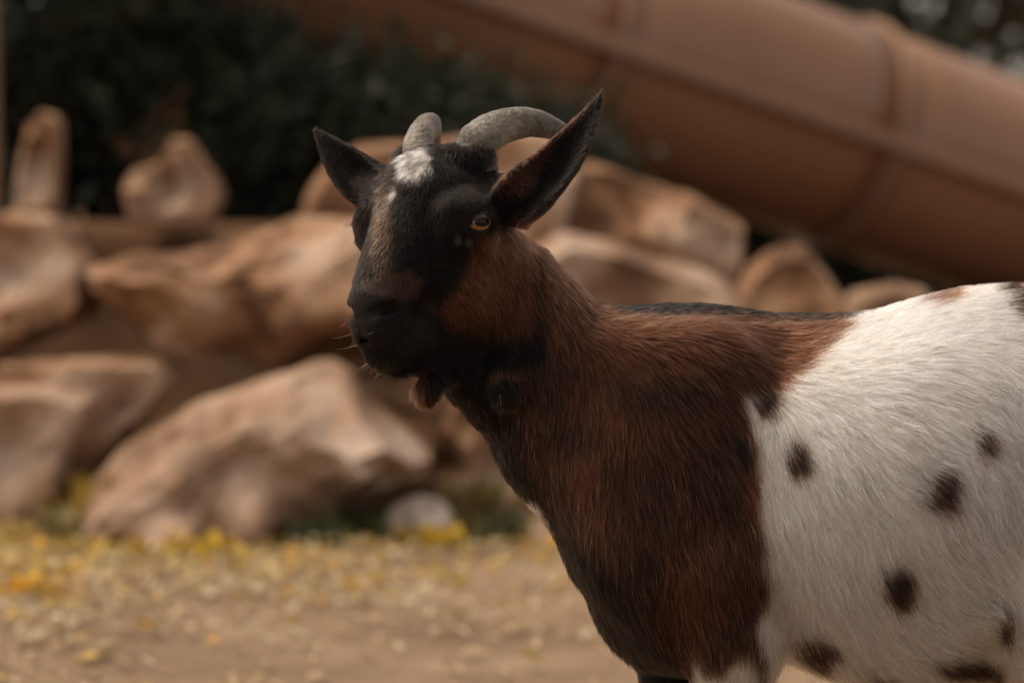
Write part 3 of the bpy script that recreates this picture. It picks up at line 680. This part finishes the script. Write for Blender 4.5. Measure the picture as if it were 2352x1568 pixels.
    st2 = ((1 - sstep(0, 9, v - ridge + ragg * .25)) * sstep(2170, 2200, u) + (1 - sstep(4, 12, v - ridge + ragg * .2)) * (u < 2095) * (u > 1900))[:, None]; st2 = np.clip(st2, 0, 1); c = c * (1 - st2) + BLACK * 1.5 * st2
    wt_ = ((1 - sstep(.7, 1.2, np.hypot((u - 958) / 26, (v - 890) / 52) + (n2 - .5) * .3)) * (v > 845))[:, None]; c = c * (1 - wt_) + np.array((.045, .018, .009)) * wt_  # light on the far wattle's left edge, painted in brown
    wt_ = (1 - sstep(4, 14, np.abs(v - 842 - ((u - 1165) / 45) ** 2 * 18) + ragg * .3))[:, None] * (1 - sstep(18, 44, np.abs(u - 1160)))[:, None] * .75; c = c * (1 - wt_) + np.array((.10, .040, .020)) * wt_
    # head
    hc = BLACK[None] * (1.2 + 1.6 * sstep(.4, .7, n2) * sstep(560, 660, v) * (u < 1000))[:, None] * np.array((1.1, 1., .95))
    ck = (1 - sstep(-26, 26, poly_sd(u, v, CHEEK_P) + (n2 - .5) * 50))[:, None] * (1 - .75 * sstep(690, 790, v))[:, None]; hc = hc * (1 - ck) + (BROWN * 1.3) * ck
    nb = (1 - sstep(.6, 1.2, np.sqrt(((u - 880) / 25) ** 2 + ((v - 560) / 120) ** 2) + (n2 - .5) * .6))[:, None] * .75; hc = hc * (1 - nb) + np.array((.030, .017, .011)) * nb
    nm = (1 - sstep(.5, 1.1, np.sqrt(((u - 925) / 48) ** 2 + ((v - 650) / 42) ** 2) + (n2 - .5) * .5))[:, None] * .6; hc = hc * (1 - nm) + np.array((.068, .031, .020)) * nm
    br = (1 - sstep(.5, 1.2, np.sqrt(((u - 875) / 30) ** 2 + ((v - 455) / 40) ** 2)))[:, None] * .5; hc = hc * (1 - br) + np.array((.035, .026, .020)) * br
    ns = (sstep(56, 61, F) * sstep(-70, -65, U) * sstep(-46, -52, U) * (1 - sstep(11, 15, np.abs(L))))[:, None] * head[:, None]; hc = hc * (1 - ns) + np.array((.020, .0155, .0135)) * ns
    fl_ = (1 - sstep(.5, 1.1, np.minimum(np.hypot((u - 1048) / 9, (v - 546) / 13), np.hypot((u - 1072) / 8, (v - 552) / 12)) + (n2 - .5) * .6))[:, None] * .8; hc = hc * (1 - fl_) + np.array((.10, .085, .075)) * fl_
    w2 = (1 - sstep(.4, 1.0, np.hypot((u - 906 + (v - 440) * .3) / 9, (v - 440) / 18) + (n2 - .5) * .6))[:, None] * .7; hc = hc * (1 - w2) + np.array((.5, .48, .46)) * w2
    np_ = (1 - sstep(.6, 1.15, np.hypot((u - 862) / 42, (v - 655) / 24) + (n2 - .5) * .3))[:, None] * .7; hc = hc * (1 - np_) + np.array((.060, .042, .034)) * np_  # lighter patch painting in the light on top of the nose
    cr = (1 - sstep(-7, 7, poly_sd(u - 2, v + 8, CROWN_P) + 12 + ragg * 1.6))[:, None] * (.15 + .85 * sstep(.34, .58, vnoise(p * 330, 77)))[:, None]; hc = hc * (1 - cr) + np.array((.66, .64, .62)) * cr
    rim = (1 - sstep(-8, 8, poly_sd(u, v, [(1130, 380), (1250, 318), (1340, 240), (1384, 196), (1350, 262), (1280, 350), (1222, 430), (1160, 460)]) + 8 + ragg * .6))[:, None] * .6; hc = hc * (1 - rim) + BROWN * .8 * rim
    e2 = ((u > 1140) & (u < 1215) & (v > 395) & (v < 445))[:, None] * .5; hc = hc * (1 - e2) + BROWN * .7 * e2
    cl_ = (1 - sstep(3, 11, np.abs(u - np.interp(v, [540, 640, 760], [1226, 1234, 1224]) + ragg * .2)))[:, None] * ((v > 545) & (v < 770))[:, None] * .8; hc = hc * (1 - cl_) + DBROWN * .4 * cl_  # dark line painting the shade in the fold behind the jaw
    hm = np.where(u < 1235, 1., 1 - sstep(1235, 1262, u)) * (1 - sstep(800, 845, v)) * head; hm = np.where((u > 1175) & (v < 500), 1., hm)[:, None]
    c = c * (1 - hm) + hc * hm
    return c, w
zero = np.zeros((len(GV), 2))
gc, _ = coat(GV, GN, zero)
m_skin = attr_mat('skin', 'coat_color', .65, .12)
goat = mesh_obj('goat', GV, GF, m_skin); set_color(goat, 'coat_color', gc * .7)
tag(goat, 'brown and white spotted horned goat standing in front of the boulders, looking left', 'goat')

# eyes, horns, hooves
m_horn = ramp_mat('horn', [(.32, (.055, .047, .040)), (.48, (.125, .108, .090)), (.6, (.19, .168, .142)), (.74, (.30, .27, .23))], scale=45, bump=.35, bscale=220, rough=.48, spec=.4)
m_horn_lit = ramp_mat('sunlit_horn', [(.32, (.10, .085, .068)), (.48, (.20, .175, .145)), (.6, (.30, .27, .23)), (.74, (.42, .38, .33))], scale=45, bump=.35, bscale=220, rough=.48, spec=.4)  # copy of the horn colours, lightened to paint sunlight on the far horn
m_eye = mat('eye_iris', (.34, .15, .045), .03, .6)
m_pup = mat('eye_pupil', (.003, .003, .003), .02, .22); m_hoof = ramp_mat('hoof', [(.3, (.04, .035, .03)), (.7, (.10, .085, .07))], scale=60, rough=.5)
def iris_nodes():
    t = m_eye.node_tree; b = t.nodes['Principled BSDF']; tc = t.nodes.new('ShaderNodeTexCoord'); n_ = t.nodes.new('ShaderNodeTexNoise'); n_.inputs['Scale'].default_value = 900
    r = t.nodes.new('ShaderNodeValToRGB'); r.color_ramp.elements[0].color = (.09, .032, .010, 1); r.color_ramp.elements[1].color = (.24, .10, .028, 1)
    t.links.new(tc.outputs['Object'], n_.inputs['Vector']); t.links.new(n_.outputs[0], r.inputs[0]); t.links.new(r.outputs[0], b.inputs['Base Color'])
    b.inputs['Coat Weight'].default_value = 1; b.inputs['Coat Roughness'].default_value = .02
iris_nodes()
def sphere_obj(name, c, r, m, parent, scale=None, axes=None, seg=32):
    bm = bmesh.new(); bmesh.ops.create_uvsphere(bm, u_segments=seg, v_segments=seg // 2, radius=1)
    ax = np.eye(3) if axes is None else np.array(axes); sc_ = np.array(scale if scale is not None else (1, 1, 1)) * r
    for v_ in bm.verts: v_.co = Vector((np.array(v_.co) * sc_) @ ax) + Vector(c)
    me = bpy.data.meshes.new(name); bm.to_mesh(me); bm.free(); me.polygons.foreach_set('use_smooth', [True] * len(me.polygons)); me.materials.append(m)
    o_ = bpy.data.objects.new(name, me); col.objects.link(o_); o_.parent = parent; return o_
for s in (1, -1):
    ax = fw * ea[0] + lf * ea[1] * s + up_ * ea[2]; ax = ax / np.linalg.norm(ax)
    a2 = fw * ea[1] - lf * ea[0] * s; a2 = a2 - ax * (a2 @ ax); a2 /= np.linalg.norm(a2); a3 = np.cross(ax, a2); ce = Hd(EY[0], EY[1] * s, EY[2])
    e_ = sphere_obj('eye', ce, .0132, m_eye, goat)
    # the slot pupil: a bent lozenge lying on the eyeball
    pv, pf, na, nb_ = [], [], 16, 8
    for i in range(na + 1):
        x_ = (2 * i / na - 1) * .0060; hy = .0034 * max(0, 1 - (x_ / .0060) ** 2) ** .35
        for j in range(nb_ + 1):
            y_ = (2 * j / nb_ - 1) * hy; pv.append(tuple(ce + a2 * x_ + a3 * y_ + ax * math.sqrt(.01335 ** 2 - x_ * x_ - y_ * y_)))
    for i in range(na):
        for j in range(nb_): k = i * (nb_ + 1) + j; pf.append((k, k + 1, k + nb_ + 2, k + nb_ + 1))
    mesh_obj('pupil', pv, pf, m_pup, e_)
def horn(pts, rads, flat, lab, m_horn=m_horn):
    pts = [np.array(q) for q in pts]; n_ = 90; m_ = 28; V = []; F = []
    def cr(t):
        k = min(int(t * (len(pts) - 1)), len(pts) - 2); f_ = t * (len(pts) - 1) - k
        p0, p1, p2, p3 = pts[max(k - 1, 0)], pts[k], pts[k + 1], pts[min(k + 2, len(pts) - 1)]
        pos = .5 * (2 * p1 + (p2 - p0) * f_ + (2 * p0 - 5 * p1 + 4 * p2 - p3) * f_ ** 2 + (3 * p1 - p0 - 3 * p2 + p3) * f_ ** 3)
        return pos, np.interp(t, np.linspace(0, 1, len(rads)), rads)
    prevx = None
    for k in range(n_ + 1):
        t = k / n_; p_, r_ = cr(t); q_, _ = cr(min(1, t + .01)); b_, _ = cr(max(0, t - .01)); z_ = q_ - b_; z_ /= np.linalg.norm(z_)
        x_ = flat - z_ * (flat @ z_); x_ /= np.linalg.norm(x_); y_ = np.cross(z_, x_)
        rg = 1 + .017 * math.sin(t * 95 + 2.5 * math.sin(t * 17)) * (1 - t) + .012 * math.sin(t * 41)
        for j in range(m_):
            a = 2 * math.pi * j / m_; ex = abs(math.cos(a)) ** .9 * math.copysign(1, math.cos(a))
            V.append(p_ + (x_ * ex * .74 + y_ * math.sin(a)) * r_ * rg * (1 + .05 * math.sin(a * 3 + t * 6)))
    for k in range(n_):
        for j in range(m_): F.append((k * m_ + j, k * m_ + (j + 1) % m_, (k + 1) * m_ + (j + 1) % m_, (k + 1) * m_ + j))
    F += [tuple(range(m_ - 1, -1, -1)), tuple(range(n_ * m_, (n_ + 1) * m_))]
    o_ = mesh_obj('horn', [tuple(q) for q in V], F, m_horn, goat); o_['label'] = lab; return o_
horn([P(1102, 400, -.040), P(1090, 345, -.040), P(1108, 318, -.035), P(1154, 290, -.024), P(1212, 280, -.012), P(1265, 294, .002), P(1305, 318, .014), P(1318, 360, .02)],
     [.0158, .0155, .0146, .0130, .0110, .0086, .0062, .003], np.array(lf), 'near horn seen from the side, in a full grey arc')
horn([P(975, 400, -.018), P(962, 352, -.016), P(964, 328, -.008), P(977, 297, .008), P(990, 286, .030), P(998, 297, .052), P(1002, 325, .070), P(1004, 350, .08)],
     [.0138, .0134, .0122, .0105, .0090, .0072, .005, .003], np.array(lf), 'far horn seen end on, short, with sunlit paleness in its colour', m_horn_lit)
def hoof(u, y):
    g = P(u, 2150, y); V = []; F = []
    bm = bmesh.new()
    for s in (-1, 1):
        a = [(-.030, s * .0075, .0), (.012, s * .0075, .0), (.010, s * .0065, .028), (-.010, s * .006, .030)]
        ring = []
        for (x_, y_, z_), w_ in zip(a, (.0045, .0075, .007, .006)):
            ring.append((bm.verts.new((g.x + x_, g.y + y_ - w_, z_)), bm.verts.new((g.x + x_, g.y + y_ + w_, z_))))
        for i in range(4):
            j = (i + 1) % 4; bm.faces.new((ring[i][0], ring[j][0], ring[j][1], ring[i][1]))
        bm.faces.new([r_[0] for r_ in ring][::-1]); bm.faces.new([r_[1] for r_ in ring])
    bmesh.ops.bevel(bm, geom=bm.edges[:], offset=.002, segments=2, affect='EDGES')
    me = bpy.data.meshes.new('hoof'); bm.to_mesh(me); bm.free(); me.materials.append(m_hoof)
    o_ = bpy.data.objects.new('hoof', me); col.objects.link(o_); o_.parent = goat
for u, y in ((1650, -.058), (1522, .056), (2618, -.085), (2558, .06)): hoof(u, y)

# ------------------------------------------------------------------ fur
FLOW = np.array([  # u, v, du, dv : which way the hair lies
    (1450, 730, 1, .15), (1700, 730, 1, .12), (1900, 740, 1, .15), (2100, 740, 1, .12), (2300, 720, 1, .25), (2000, 880, .9, .35), (1850, 900, .7, .7), (1720, 930, .35, 1), (2200, 900, .8, .6), (2330, 900, .35, 1),
    (1800, 1100, .45, 1), (1950, 1100, .75, .8), (2100, 1050, .85, .65), (2250, 1080, .5, 1), (2340, 1150, .15, 1), (1800, 1300, .22, 1), (1950, 1300, .5, 1), (2080, 1300, .75, .8), (2200, 1300, .85, .6), (2320, 1300, .7, .7),
    (1780, 1450, .1, 1), (1880, 1450, .45, 1), (2000, 1450, .75, .75), (2120, 1450, .95, .45), (2240, 1430, 1, .1), (2300, 1480, -.2, 1), (2330, 1430, .1, 1), (2200, 1530, .9, .3),
    (1600, 900, .6, .7), (1500, 1000, .3, 1), (1600, 1100, .25, 1), (1400, 1000, .15, 1), (1300, 950, .05, 1), (1550, 1250, .2, 1), (1620, 1400, .28, 1), (1700, 1250, .25, 1), (1720, 1450, .1, 1), (1450, 1250, .1, 1), (1350, 1200, .1, 1), (1250, 1150, .2, 1), (1400, 1430, .5, 1), (1500, 1510, .5, 1), (1650, 1530, .05, 1), (1680, 1800, 0, 1),
    (1450, 780, .8, .5), (1380, 760, .6, .8), (1320, 720, .45, 1), (1270, 650, .2, 1), (1240, 800, .08, 1), (1300, 850, .15, 1), (1180, 900, 0, 1), (1100, 960, .1, 1),
    (1110, 600, .5, .8), (1180, 600, .3, 1), (1080, 680, .6, .7), (1150, 720, .35, 1), (1050, 760, .7, .6), (1200, 780, .1, 1), (1000, 800, .8, .4), (900, 800, .8, .4), (960, 640, .7, .5), (900, 600, -.2, 1), (870, 560, -.2, 1), (920, 500, -.25, 1), (1000, 480, .05, 1), (1080, 440, .4, .9), (1020, 600, .4, .9), (870, 480, -.3, 1), (950, 400, -.25, 1), (1000, 370, -.2, 1), (1060, 380, .1, 1), (860, 700, .3, .3), (830, 560, .1, 1),
    (1200, 460, .5, .6), (1250, 420, .6, -.5), (1300, 330, .6, -.8), (1360, 240, .5, -.9), (830, 430, -.6, -.4), (780, 370, -.6, -.7), (740, 320, -.4, -.9), (1160, 420, .5, .7), (970, 910, 0, 1), (1165, 900, .05, 1), (2900, 1000, .3, 1), (2600, 900, .4, 1), (2650, 1800, 0, 1)], float)
def flow(u, v):
    du = np.zeros(len(u)); dv = np.zeros(len(u)); w = np.zeros(len(u))
    nrm = np.hypot(FLOW[:, 2], FLOW[:, 3])
    for (a, b, x_, y_), q in zip(FLOW, nrm):
        g = 1. / (((u - a) ** 2 + (v - b) ** 2 + 200.) ** 1.6); du += g * x_ / q; dv += g * y_ / q; w += g
    return du / w, dv / w
# triangles, weighted by area and by what the picture needs
T = np.concatenate([GF[:, [0, 1, 2]], GF[:, [0, 2, 3]]])
A = np.linalg.norm(np.cross(GV[T[:, 1]] - GV[T[:, 0]], GV[T[:, 2]] - GV[T[:, 0]]), axis=1) / 2 * 1e6
tc_ = GV[T].mean(1); tn = GN[T].mean(1); tu, tv = proj(tc_)
hd = (tu < 1262) & (tv < 860)
den = np.where(hd, 3.2, 1.35)                   # strands per square millimetre
den = np.where((tn[:, 1] > .35), den * .35, den); den = np.where((tu > 2480) | (tv > 1720), den * .30, den)
Ft, Lt, Ut = mmpos(tc_); den = np.where(hd & (Ft > 60) & (Ut > -68) & (Ut < -50) & (np.abs(Lt) < 13), .12, den)
for s in (1, -1):
    de = np.linalg.norm(tc_ - Hd(EY[0] + 4, EY[1] * s + 12, EY[2]), axis=1); den = np.where(de < .0090, 0, den)
cumw = np.cumsum(A * den); NH = int(cumw[-1])
pick = np.searchsorted(cumw, rng.uniform(0, cumw[-1], NH)); r1 = np.sqrt(rng.uniform(size=NH)); r2 = rng.uniform(size=NH)
bw = np.stack([1 - r1, r1 * (1 - r2), r1 * r2], 1)
root = (GV[T[pick]] * bw[:, :, None]).sum(1); nr = (GN[T[pick]] * bw[:, :, None]).sum(1); nr /= np.linalg.norm(nr, axis=1)[:, None]
u, v = proj(root)
length = np.interp(v, [0, 860, 900, 2300], [1, 1, 1, 1]) * .0185
length = np.where(u > 1700, .0215, length)
length = np.where(v > 1700, .009, length)
nkz = 1 - sstep(1180, 1450, u); length = length * (1 - nkz) + .0125 * nkz
hF, hL, hU = mmpos(root)
hl = np.full(NH, .0052); hl = np.where((u > 1040) & (v > 560), .0052 + .006 * sstep(1040, 1180, u), hl); hl = np.where((v > 640) & (u < 1000), .0028, hl); hl = np.where((hF > 38) & (hU < -45), .0021, hl)
hl = np.where((v < 425) & (v > 330) & (u > 890) & (u < 1130), .0085, hl)
ears = ((u > 1195) & (v < 470)) | ((u < 860) & (v < 475)); hl = np.where(ears, .0046, hl)
hmk = ((u < 1250) & (v < 855)) | ((u > 1195) & (v < 500)); length = np.where(hmk, hl, length)
watt = (np.hypot((u - 1165) / 50, (v - 885) / 55) < 1) | (np.hypot((u - 968) / 45, (v - 890) / 60) < 1); length = np.where(watt & (v > 845), .011, length)
ridge = np.interp(u, RIDGE[:, 0], RIDGE[:, 1]); onr = (u > 1380) & (np.abs(v - ridge) < 34) & (nr[:, 2] > .4); length = np.where(onr, .008, length)
length = length * rng.uniform(.65, 1.2, NH)
du, dv = flow(u, v)
wr = root + .003 * np.stack([vnoise(root * 300, 31) - .5, vnoise(root * 300, 32) - .5, vnoise(root * 300, 33) - .5], 1) * 2
cs_ = np.where(hmk, .0016, .0025)[:, None]; cid = np.floor(wr / cs_).astype(np.int64) + 4000
_, cid = np.unique(cid[:, 0] * 64000000 + cid[:, 1] * 8000 + cid[:, 2] + np.where(hmk, 1, 0) * 10 ** 15, return_inverse=True); NC = cid.max() + 1
cmean = np.stack([np.bincount(cid, root[:, k], NC) for k in range(3)], 1) / np.bincount(cid, minlength=NC)[:, None]
c_tone = rng.lognormal(0, .26, NC)[cid]; c_ang = rng.normal(0, .07, NC)[cid]; c_lift = rng.normal(0, .06, NC)[cid]
tuft_a = (fbm(root * 45, 11, 2) - .5) * .7 + c_ang + rng.normal(size=NH) * .10; ca, sa = np.cos(tuft_a), np.sin(tuft_a)
du, dv = du * ca - dv * sa, du * sa + dv * ca
dirw = np.stack([du, np.zeros(NH), -dv], 1); dirw[:, 1] += np.where(hmk, -.0, 0)
dirw -= nr * (dirw * nr).sum(1)[:, None]; dirw /= np.linalg.norm(dirw, axis=1)[:, None] + 1e-6
lift = np.where(hmk, .34, .26) * rng.uniform(.5, 1.5, NH) + (fbm(root * 50, 5, 2) - .5) * .16; lift = np.clip(lift + c_lift, .08, .9)
NP_ = 5
pos = np.zeros((NH, NP_, 3)); pos[:, 0] = root - nr * .0004; cur = pos[:, 0].copy()
wob = rng.normal(size=(NH, 3)) * .07
for k in range(1, NP_):
    t = k / (NP_ - 1); la = lift * (1.45 - 1.25 * t); dcur = dirw * np.cos(la)[:, None] + nr * np.sin(la)[:, None] + wob * t
    dcur[:, 2] -= .10 * t; dcur /= np.linalg.norm(dcur, axis=1)[:, None]
    cur = cur + dcur * (length / (NP_ - 1))[:, None]; pos[:, k] = cur + (cmean[cid] - root) * .45 * t
jit = rng.normal(size=(NH, 2)) * 5.5 * np.where(hmk, .5, 1)[:, None]
hc, ww = coat(root, nr, jit)
lum = hc.mean(1)
tone = c_tone * rng.lognormal(0, .24, NH) * (.75 + .5 * fbm(root * 40, 8, 2)); hc = hc * np.clip(tone, .4, 1.9)[:, None]
brn = (lum > .0105) & (lum < .2)
lt = brn & (rng.uniform(size=NH) < .12); hc[lt] = hc[lt] * .45 + np.array((.26, .13, .075)) * rng.uniform(.3, 1.0, lt.sum())[:, None]
bl = (lum <= .0105) & (rng.uniform(size=NH) < .08); hc[bl] = np.array((.075, .045, .032)) * rng.uniform(.3, 1.0, bl.sum())[:, None]
wl = (lum > .5) & (rng.uniform(size=NH) < .07); hc[wl] = hc[wl] * np.array((.42, .33, .26)) * rng.uniform(.6, 1.3, wl.sum())[:, None]
hc = np.clip(hc, .0028, .84)
# face grizzle on the nose bridge
gz = hmk & (np.hypot((u - 874) / 20, (v - 545) / 105) < 1) & (rng.uniform(size=NH) < .16); hc[gz] = np.array((.26, .18, .12)) * rng.uniform(.3, 1, gz.sum())[:, None]
rad = np.where(hmk, .00012, .00018) * rng.uniform(.8, 1.25, NH)
# whiskers, lashes and the odd stray hair
ex_p, ex_c, ex_r = [], [], []
def stray(p0, p1, sag, c, r_):
    p0, p1 = np.array(p0), np.array(p1); t = np.linspace(0, 1, NP_)[:, None]; q = p0 * (1 - t) + p1 * t; q[:, 2] -= (sag * 4 * (t * (1 - t)))[:, 0]; ex_p.append(q); ex_c.append(c); ex_r.append(r_)
for k in range(40):
    a = Hd(random.uniform(30, 55), random.uniform(-12, 14), random.uniform(-98, -88)); stray(a, a + fw * random.uniform(.004, .014) - up_ * random.uniform(.005, .013) + lf * random.gauss(0, .005), .001, (.05, .035, .025), .00008)
for k in range(30):
    a = Hd(random.uniform(40, 66), random.choice((-1, 1)) * random.uniform(8, 18), random.uniform(-82, -62)); stray(a, a + fw * random.uniform(.004, .012) + lf * random.gauss(0, .008) - up_ * .004, .001, (.10, .07, .05), .00006)
for s in (1, -1):
    for k in range(46):
        t = random.uniform(-1, 1); a = Hd(EY[0] + 4 + t * 9, (EY[1] + 13 - 3 * abs(t)) * s, EY[2] + 6.3 - 3 * t * t)
        stray(a, a + lf * s * random.uniform(.004, .008) + fw * (.002 + t * .003) - up_ * random.uniform(-.001, .004), -.001, (.012, .01, .01), .00012)
a = np.array(P(1148, 905, -.083)); stray(a, a + np.array([.001, -.001, -.0085]), 0, (.75, .62, .48), .00013)
pos = np.concatenate([pos, np.array(ex_p)]); hc = np.concatenate([hc, np.array(ex_c)]); rad = np.concatenate([rad, np.array(ex_r)]); NH = len(pos)
cv = bpy.data.hair_curves.new('coat'); cv.add_curves([NP_] * NH)
cv.position_data.foreach_set('vector', pos.astype(np.float32).ravel())
taper = np.array([1, .95, .8, .55, .12])
ra = cv.attributes.get('radius') or cv.attributes.new('radius', 'FLOAT', 'POINT'); ra.data.foreach_set('value', (rad[:, None] * taper[None]).astype(np.float32).ravel())
ca_ = cv.attributes.new('coat_color', 'FLOAT_COLOR', 'CURVE'); c4 = np.ones((NH, 4), np.float32); c4[:, :3] = hc; ca_.data.foreach_set('color', c4.ravel())
m_fur = bpy.data.materials.new('fur'); m_fur.use_nodes = True; t = m_fur.node_tree; t.nodes.remove(t.nodes['Principled BSDF'])
hb = t.nodes.new('ShaderNodeBsdfHairPrincipled'); hb.parametrization = 'COLOR'; at = t.nodes.new('ShaderNodeAttribute'); at.attribute_name = 'coat_color'
hb.inputs['IOR'].default_value = 1.22; hb.inputs['Roughness'].default_value = .42; hb.inputs['Radial Roughness'].default_value = .55; hb.inputs['Random Roughness'].default_value = .2
t.links.new(at.outputs['Color'], hb.inputs['Color']); t.links.new(hb.outputs[0], t.nodes['Material Output'].inputs['Surface'])
cv.materials.append(m_fur)
co_ = bpy.data.objects.new('coat', cv); col.objects.link(co_); co_.parent = goat
print('goat verts', len(GV), 'hairs', NH)
